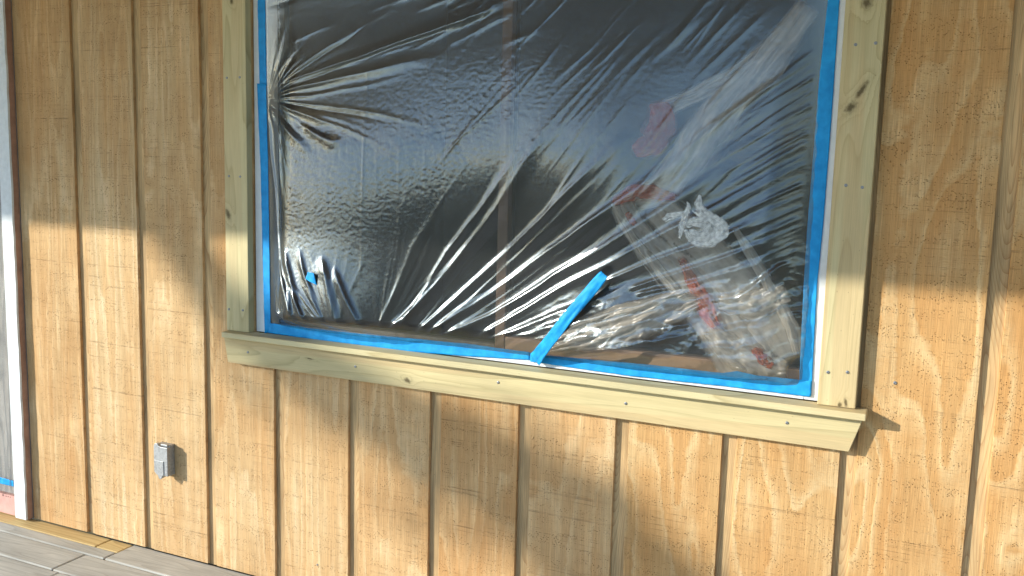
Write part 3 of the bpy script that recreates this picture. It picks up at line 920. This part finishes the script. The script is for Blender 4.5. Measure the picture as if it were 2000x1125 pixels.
def sheet(name, ctr, wid, y0, mat, seed, amp=0.008, n=90, m_=26, fr=1.0, parent=bag):
    P = resample([tuple(at(p[0], p[1], y0)) + (w_,) for p, w_ in zip(ctr, wid)], n)
    t = np.gradient(P[:, [0, 2]], axis=0)
    for _ in range(6):
        t[1:-1] = (t[:-2] + t[1:-1] * 2 + t[2:]) / 4
    t /= np.linalg.norm(t, axis=1)[:, None]
    nx_, nz_ = t[:, 1], -t[:, 0]
    s = np.linspace(-1, 1, m_)
    hw = P[:, 3] * (1 + 0.15 * perlin(np.linspace(0, 9, n), np.zeros(n) + seed, seed))
    hw2 = P[:, 3] * (1 + 0.15 * perlin(np.linspace(0, 9, n), np.zeros(n) + seed + 7, seed))
    off = np.where(s[None, :] > 0, s[None, :] * hw[:, None], s[None, :] * hw2[:, None])
    xx = P[:, 0][:, None] + nx_[:, None] * off; zz = P[:, 2][:, None] + nz_[:, None] * off
    L = np.linspace(0, 1, n)[:, None]
    Lw = L + 0.05 * perlin(xx * 12, zz * 12, seed + 3)
    yy = y0 + amp * (rid(Lw * 3.0 + seed, s[None, :] * 2.1 + Lw * 2, seed) - 0.5) + amp * 0.55 * (rid(Lw * 7, s[None, :] * 4.5 + Lw * 3, seed + 1) - 0.5) + amp * 0.10 * rid(xx * 70, zz * 70, seed + 2)
    yy += 0.010 * (s[None, :] ** 2)
    yy = np.clip(yy, FB + 0.008, 0.0345 if y0 < 0.034 else 0.048)
    o_ = grid_mesh(name, xx, yy, zz, mat, parent)
    ab = np.abs(s)[None, :] + 0 * L
    fd = (1 - smooth(0.62, 1.0, ab + 0.35 * perlin(Lw * 6, s[None, :] * 2 + 3 + 0 * L, seed + 5)))
    fd = np.maximum(fd, 0.55 * np.exp(-((ab - 0.93) / 0.05) ** 2) * (0.5 + perlin(L * 5 + 0 * ab, ab * 0 + 2.5, seed + 6)))
    fd = np.clip(fd, 0, 1) * smooth(0, 0.06, L) * (1 - smooth(0.93, 1.0, L))
    q_ = o_.data.attributes.new('fade', 'FLOAT', 'POINT'); q_.data.foreach_set('value', (fd + 0 * xx).ravel())
    q_ = o_.data.attributes.new('along', 'FLOAT_VECTOR', 'POINT')
    q_.data.foreach_set('vector', np.stack([Lw * 1.6 + seed, s[None, :] * 1.7 + 0 * Lw, 0 * xx], -1).ravel())
    return o_


BAG = bt.m
RED = rt.m
sheet('bag_neck', [(1590, 0), (1545, 62), (1490, 128), (1425, 195), (1375, 260), (1340, 318), (1290, 365), (1225, 398)], [0.026, 0.030, 0.034, 0.040, 0.046, 0.042, 0.036, 0.022], 0.022, BAG, 61, 0.008)
sheet('bag_fold', [(1575, 20), (1500, 90), (1430, 150), (1360, 185), (1300, 210), (1265, 240)], [0.010, 0.014, 0.018, 0.018, 0.016, 0.010], 0.030, BAG, 62, 0.006)
sheet('bag_body', [(1205, 385), (1225, 430), (1275, 490), (1335, 550), (1390, 625), (1440, 690), (1480, 722)], [0.022, 0.028, 0.036, 0.046, 0.052, 0.054, 0.046], 0.026, BAG, 63, 0.009)
sheet('bag_body', [(1275, 395), (1340, 465), (1405, 540), (1465, 610), (1510, 680), (1530, 715)], [0.040, 0.050, 0.055, 0.060, 0.056, 0.040], 0.032, BAG, 64, 0.008)
sheet('bag_body', [(1420, 560), (1470, 640), (1510, 720)], [0.050, 0.070, 0.050], 0.036, BAG, 65, 0.010)
sheet('bag_fold', [(1192, 392), (1240, 470), (1290, 535), (1330, 580)], [0.006, 0.010, 0.012, 0.008], 0.020, BAG, 81, 0.006, 60, 16)
sheet('bag_fold', [(1430, 440), (1490, 540), (1545, 640), (1560, 700)], [0.008, 0.012, 0.014, 0.010], 0.022, BAG, 82, 0.006, 60, 16)
sheet('bag_fold', [(1380, 640), (1430, 690), (1500, 722), (1540, 725)], [0.020, 0.032, 0.030, 0.016], 0.018, BAG, 83, 0.008, 60, 20)
sheet('bag_fold', [(1400, 590), (1470, 600), (1540, 570)], [0.018, 0.030, 0.020], 0.020, BAG, 84, 0.008, 60, 20)
sheet('loose_layer', [(1062, 682), (1120, 664), (1190, 648), (1260, 622), (1330, 596), (1370, 585)], [0.010, 0.026, 0.036, 0.036, 0.028, 0.016], 0.012, BAG, 85, 0.009, 110, 30, 1.0, film)
sheet('loose_layer', [(1110, 640), (1200, 612), (1290, 588), (1345, 570)], [0.006, 0.014, 0.016, 0.010], 0.013, BAG, 86, 0.007, 90, 18, 1.0, film)
sheet('printed_panel', [(1285, 195), (1290, 240), (1268, 280), (1232, 296)], [0.022, 0.032, 0.032, 0.016], 0.0165, RED, 66, 0.006, 40)
sheet('printed_panel', [(1192, 398), (1240, 372), (1290, 378), (1325, 388)], [0.010, 0.020, 0.016, 0.006], 0.0165, RED, 67, 0.005, 40)
sheet('printed_panel', [(1325, 500), (1350, 550), (1375, 600), (1400, 645)], [0.006, 0.016, 0.022, 0.014], 0.0165, RED, 68, 0.006, 50)
sheet('printed_panel', [(1470, 680), (1490, 705), (1510, 718)], [0.008, 0.014, 0.008], 0.0165, RED, 69, 0.005, 30)
sheet('printed_panel', [(1222, 415), (1232, 432), (1240, 440)], [0.006, 0.009, 0.005], 0.0165, RED, 70, 0.004, 20)

# ------------------------------------------------------------------ white paint smear on the film
PAINT = plain('smeared_white_paint', (0.74, 0.75, 0.74), 0.5, 0.4, 0, 0.10, 60, 0.5, 260)
smear = thing('paint_smear', 'smear of pale white paint wiped onto the plastic, right of centre', 'paint smear', tuple(at(1365, 470, -0.01)))
strokes = [([(1366, 385), (1363, 398), (1372, 416), (1392, 428), (1410, 440), (1417, 452), (1408, 466), (1392, 473)], [0.003, 0.006, 0.007, 0.008, 0.008, 0.007, 0.005, 0.002]),
           ([(1340, 452), (1352, 468), (1372, 474), (1392, 468), (1404, 452), (1398, 440)], [0.003, 0.006, 0.008, 0.010, 0.008, 0.004]),
           ([(1344, 440), (1356, 432), (1372, 436), (1384, 446), (1380, 458), (1364, 460), (1350, 452)], [0.004, 0.007, 0.008, 0.007, 0.006, 0.006, 0.004]),
           ([(1298, 428), (1306, 420), (1318, 420), (1332, 416), (1346, 414)], [0.002, 0.004, 0.004, 0.003, 0.002]),
           ([(1342, 394), (1346, 404), (1338, 418), (1334, 440), (1328, 464)], [0.001, 0.003, 0.005, 0.005, 0.002]),
           ([(1374, 478), (1390, 474), (1402, 462)], [0.002, 0.004, 0.002]),
           ([(1352, 412), (1372, 424), (1396, 432)], [0.001, 0.003, 0.002]),
           ([(1300, 432), (1310, 428), (1322, 424)], [0.001, 0.002, 0.001])]
cyy = 0.0
for _ in range(12):
    a_ = at(1365, 440, cyy)
    cyy = 0.5 * cyy + 0.5 * film_y(a_[0], a_[2])


def pq(px, py):
    a_ = at(px, py, cyy)
    return a_[0], a_[2]


sx = np.linspace(pq(1290, 430)[0], pq(1428, 430)[0], 230); sz_ = np.linspace(pq(1360, 486)[1], pq(1360, 378)[1], 190)
PX, PZ = np.meshgrid(sx, sz_)
wxp = PX + 0.0022 * perlin(PX * 130, PZ * 130, 80) + 0.0010 * perlin(PX * 420, PZ * 420, 81)
wzp = PZ + 0.0022 * perlin(PX * 130, PZ * 130, 82) + 0.0010 * perlin(PX * 420, PZ * 420, 83)
cover = np.zeros_like(PX); streak = np.zeros_like(PX)
for si, (ctr, wid) in enumerate(strokes):
    P = resample([pq(*p) + (w_,) for p, w_ in zip(ctr, wid)], 40)
    for _ in range(5):
        P[1:-1] = (P[:-2] + 2 * P[1:-1] + P[2:]) / 4
    dd = np.full(PX.shape, 9.0); st = np.zeros_like(PX)
    for (x_, z_, w_) in P:
        q = np.hypot(wxp - x_, wzp - z_)
        m2 = q / (w_ * 1.4) < dd
        dd = np.where(m2, q / (w_ * 1.4), dd); st = np.where(m2, q, st)
    c1 = 1 - smooth(0.55, 1.15, dd)
    rib_ = 0.5 + 0.5 * np.cos(st * 2600 + 3 * perlin(PX * 90, PZ * 90, 84))
    cover = np.maximum(cover, c1 * (0.68 + 0.32 * rib_)); streak = np.maximum(streak, c1 * rib_)
cover *= 0.85 + 0.6 * perlin(PX * 160, PZ * 160, 85)
cover = np.clip(cover, 0, 1)
fyv = np.array([[film_y(a_, b_) for a_ in sx] for b_ in sz_])
PY = fyv - 0.0009 - 0.0013 * streak
keep = cover > 0.10
idx = np.arange(PX.size).reshape(PX.shape)
fk = keep[:-1, :-1] & keep[1:, :-1] & keep[:-1, 1:] & keep[1:, 1:]
fs = np.stack([idx[:-1, :-1][fk], idx[:-1, 1:][fk], idx[1:, 1:][fk], idx[1:, :-1][fk]], -1)
used, inv = np.unique(fs, return_inverse=True)
vv = np.stack([PX.ravel(), PY.ravel(), PZ.ravel()], -1)[used]
sm_o = make('dried_paint', vv, [tuple(int(i) for i in q) for q in inv.reshape(-1, 4)], PAINT, smear, smooth=True)
at_ = sm_o.data.attributes.new('cover', 'FLOAT', 'POINT')
cv = cover.ravel()[used]
if len(sm_o.data.vertices) == len(cv): at_.data.foreach_set('value', cv)
_t = PAINT.node_tree
_a = _t.nodes.new('ShaderNodeAttribute'); _a.attribute_name = 'cover'
_r = _t.nodes.new('ShaderNodeMapRange'); _r.inputs[1].default_value = 0.10; _r.inputs[2].default_value = 0.98
_r.inputs[3].default_value = 0.12; _r.inputs[4].default_value = 1.0
_x = _t.nodes.new('ShaderNodeMixShader'); _p = _t.nodes.new('ShaderNodeBsdfTransparent')
_t.links.new(_a.outputs['Fac'], _r.inputs[0]); _t.links.new(_r.outputs[0], _x.inputs[0]); _t.links.new(_p.outputs[0], _x.inputs[1])
_t.links.new(_t.nodes['Principled BSDF'].outputs[0], _x.inputs[2]); _t.links.new(_x.outputs[0], _t.nodes['Material Output'].inputs[0])

# ------------------------------------------------------------------ outlet box
GALV = NT('galvanized_metal')
gv = GALV.vor(GALV.obj(), 130)
gn = GALV.noise(GALV.obj(), 35, 3)
GM = GALV.base(GALV.ramp(GALV.math('ADD', GALV.math('MULTIPLY', gv, 0.5), GALV.math('MULTIPLY', gn, 0.5)), [(0.2, (0.26, 0.265, 0.27)), (0.6, (0.42, 0.425, 0.43))]), 0.5, 0.5, 0.55)
ob = thing('outlet_box', 'grey metal outdoor outlet box with hinged cover on the plywood siding', 'outlet box', (0.49, 0.0, 0.245))
v, f = box(0.472, 0.511, -0.016, -0.0002, 0.211, 0.287)
make('box_body', v, f, GM, ob, bevel=0.002)
v, f = prism([(0.4695, 0.222), (0.4695, 0.283), (0.472, 0.288), (0.476, 0.290), (0.482, 0.2895), (0.4845, 0.285), (0.492, 0.283), (0.5125, 0.283), (0.5125, 0.212), (0.498, 0.212), (0.496, 0.206), (0.4905, 0.2035), (0.485, 0.206), (0.482, 0.212), (0.476, 0.214)], -0.0262, -0.0168)
cov_ = make('hinged_cover', v, f, GM, ob, bevel=0.0012)
v, f = prism([(0.4715, 0.220), (0.4715, 0.248), (0.501, 0.248), (0.501, 0.214), (0.4965, 0.212), (0.4945, 0.2045), (0.4905, 0.2022), (0.4862, 0.2045), (0.4825, 0.212), (0.477, 0.2145)], -0.0280, -0.0264)
make('cover_flap', v, f, GM, cov_, bevel=0.0006)
v, f = box(0.488, 0.509, -0.022, -0.0165, 0.2845, 0.2892)
make('hinge', v, f, GM, ob, bevel=0.001)

# ------------------------------------------------------------------ doorway at the left edge
DT = -0.022
xl = at(29, 985, DT)[0]
PRI = plain('primer_brown', (0.42, 0.24, 0.17), 0.75, 0.3, 0, 0.25, 14, 0.4, 120)
dc = thing('door_casing', 'rough white painted door casing at the left edge of the siding', 'door casing', (0.0, 0.0, 0.0))
rc = random.Random(9)
zs = np.linspace(0.004, TOP, 60)
pts = [(0.0015 + rc.uniform(-0.0015, 0.0015), z) for z in zs]
poly = [(xl, 0.004)] + pts + [(xl, TOP)]
v, f = prism(poly, DT, DT + 0.006)
make('painted_face', v, f, WHITE_ROUGH, dc, bevel=0.0008)
v, f = box(xl + 0.002, 0.001, DT + 0.0062, 0.0, 0.003, TOP)
make('bare_edge', v, f, PRI, dc)
v, f = box(-0.9, -0.001, 0.0002, 0.075, 0.0, TOP)
WALL2 = make('door_panel', v, f, plain('door_paint', (0.50, 0.49, 0.47), 0.6), None)
tag(WALL2, 'pale door behind hanging plastic at the left edge', 'door')
nx2, nz2_ = 90, 420
gx2 = np.linspace(xl - 0.35, xl + 0.004, nx2); gz2 = np.linspace(0.062, TOP - 0.02, nz2_)
X2, Z2 = np.meshgrid(gx2, gz2)
wob = X2 + 0.015 * perlin(X2 * 4, Z2 * 3, 51)
H2 = 0.009 * rid(wob * 26, Z2 * 2.0, 52) + 0.006 * rid(wob * 60, Z2 * 5, 53) + 0.0012 * rid(X2 * 70, Z2 * 60, 54) * smooth(0.3, 0.08, Z2)
fm2 = grid_mesh('plastic_film', X2, -0.006 - H2, Z2, FILM)
tag(fm2, 'narrow strip of hanging clear plastic left of the white door casing', 'plastic sheet')
t2 = [(-12, 928), (10, 934), (27, 939)]; t3 = [(-12, 941), (10, 946), (27, 950)]
strip('blue_tape', t2, t3, -0.016, 'short wrinkled piece of blue tape at the foot of the door plastic', 30, 8, 0.0018, 71)
PINK = plain('pink_board', (0.62, 0.34, 0.29), 0.8, 0.2, 0, 0.12, 25, 0.2, 150)
zt, zb = 0.058, 0.004
pb = thing('threshold_board', 'pink board under the door plastic at the lower left corner', 'board', (xl - 0.2, -0.01, 0.0))
v, f = box(xl - 0.4, xl - 0.001, -0.014, -0.0002, zb, zt)
make('board_body', v, f, PINK, pb, bevel=0.001)
INK = plain('dark_ink', (0.12, 0.06, 0.06), 0.7)
parts = []
for (px, py, w_, h_) in ((6, 967, 0.004, 0.005), (12, 969, 0.003, 0.003), (16, 970, 0.0025, 0.003), (20, 971, 0.0025, 0.0026)):
    q = at(px, py, -0.0142)
    parts.append(box(q[0] - w_ / 2, q[0] + w_ / 2, -0.0145, -0.01405, q[2] - h_ / 2, q[2] + h_ / 2))
v, f = join(*parts)
make('printed_marks', v, f, INK, pb)

# ------------------------------------------------------------------ porch roof, tree and far trees (they shade the wall and stand in its reflections)
D = 1.85
EZ = 0.807 + 0.53 * D
CEIL = board_mat('porch_ceiling', (0.62, 0.41, 0.22), (0.46, 0.28, 0.13), 'x', 3)
pr = thing('porch_roof', 'wooden porch roof over the deck in front of the plywood wall', 'roof', (1.4, -1.0, EZ))
v, f = box(-3.2, 6.0, -D, 0.0, EZ + 0.02, EZ + 0.06); make('ceiling_panel', v, f, CEIL, pr)
v, f = box(-3.2, 6.0, -D - 0.025, -D - 0.0005, EZ, EZ + 0.16); make('fascia', v, f, WHITE, pr)
for px_ in (-3.15, 3.5):
    v, f = box(px_, px_ + 0.06, -D + 0.01, -D + 0.07, -0.02, EZ + 0.0195); make('post', v, f, board_mat('post_lumber', PINE, PINED, 'z', 3), pr)

BARK = plain('bark', (0.11, 0.075, 0.05), 0.95, 0.1, 0, 0.4, 6, 1.0, 25)
lf = NT('leaf')
LEAF = lf.base(lf.ramp(lf.rnd(), [(0, (0.05, 0.085, 0.025)), (1, (0.07, 0.10, 0.03))]), 0.7, 0.2)
LD = 9.0
sd = np.array([SUN.x, SUN.y, SUN.z])
tree = thing('shade_tree', 'leaning broad tree standing in the yard in front of the porch', 'tree', (0, 0, GZ))
wp = [(335, 450), (450, 600), (650, 742), (820, 850), (980, 935), (1110, 1015), (1225, 1125)]
pth = [at(a, b, 0) - sd * LD for a, b in wp]
u_ = pth[-1] - pth[-2]
end = pth[-1]
basep = np.array([end[0] + 0.5, end[1], GZ - 0.05])
trunk = [basep, basep + (end - basep) * 0.5 + np.array([0.35, 0, 0]), end] + pth[::-1][1:]
u0 = pth[0] - pth[1]
ext = [pth[0] + u0 * 1.5 + np.array([0, 0, .2]), pth[0] + u0 * 4 + np.array([0, 0, 0.9])]
trunk = trunk + ext
tree.location = [basep[0] * SC, basep[1] * SC, GZ * SC]
nr = len(trunk)
radi = list(np.linspace(0.16, 0.035, nr))
v, f = tube([tuple(p) for p in trunk], radi, 12)
make('trunk', v, f, BARK, tree, tuple(basep), smooth=True)


def leaves(n, centre, R, size, seed, vert=None):
    r = random.Random(seed)
    V, F = [], []
    for k in range(n):
        while True:
            p = Vector((r.uniform(-1, 1), r.uniform(-1, 1), r.uniform(-1, 1)))
            if p.length < 1: break
        c = Vector(centre) + Vector((p.x * R[0], p.y * R[1], p.z * R[2]))
        a = Vector((r.uniform(-1, 1), r.uniform(-1, 1), r.uniform(-1, 1))).normalized()
        b = a.orthogonal().normalized()
        s = size * r.uniform(0.6, 1.4)
        i = len(V)
        V += [tuple(c - a * s), tuple(c + b * s * 0.5), tuple(c + a * s), tuple(c - b * s * 0.5)]
        F.append((i, i + 1, i + 2, i + 3))
    return V, F


cl_ = []
top = trunk[-1]
for k in range(7):
    cl_.append(leaves(260, top + np.array([random.uniform(-1.2, 1.2), random.uniform(-1.2, 1.2), random.uniform(0.5, 1.9)]), (0.8, 0.8, 0.5), 0.08, k))
for k, t in enumerate((0.66, 0.8, 0.95)):
    q = pth[0] * (1 - t) + pth[-1] * t
    cl_.append(leaves(26, q + np.array([0.04, 0, 0.03]), (0.15, 0.15, 0.11), 0.035, 50 + k))
for k, t in enumerate((0.45, 0.62, 0.8)):
    q = pth[0] * (1 - t) + pth[-1] * t
    cl_.append(leaves(24, q + np.array([-0.16, 0, -0.06]), (0.16, 0.15, 0.12), 0.035, 70 + k))
v, f = join(*cl_)
cw = make('crown', v, f, LEAF, tree, tuple(top)); cw['kind'] = 'stuff'

cl_ = []
r2 = random.Random(77)
for k in range(60):
    x = -34 + 68 * k / 59 + r2.uniform(-0.6, 0.6)
    h_ = r2.uniform(1.2, 2.2)
    cl_.append(leaves(150, (x, -20 + r2.uniform(-3, 2), GZ + h_ * 0.5), (1.3, 1.0, h_ * 0.55), 0.28, 100 + k))
v, f = join(*cl_)
wood = make('treeline', v, f, LEAF, None, (0, -20, GZ)); tag(wood, kind='stuff')
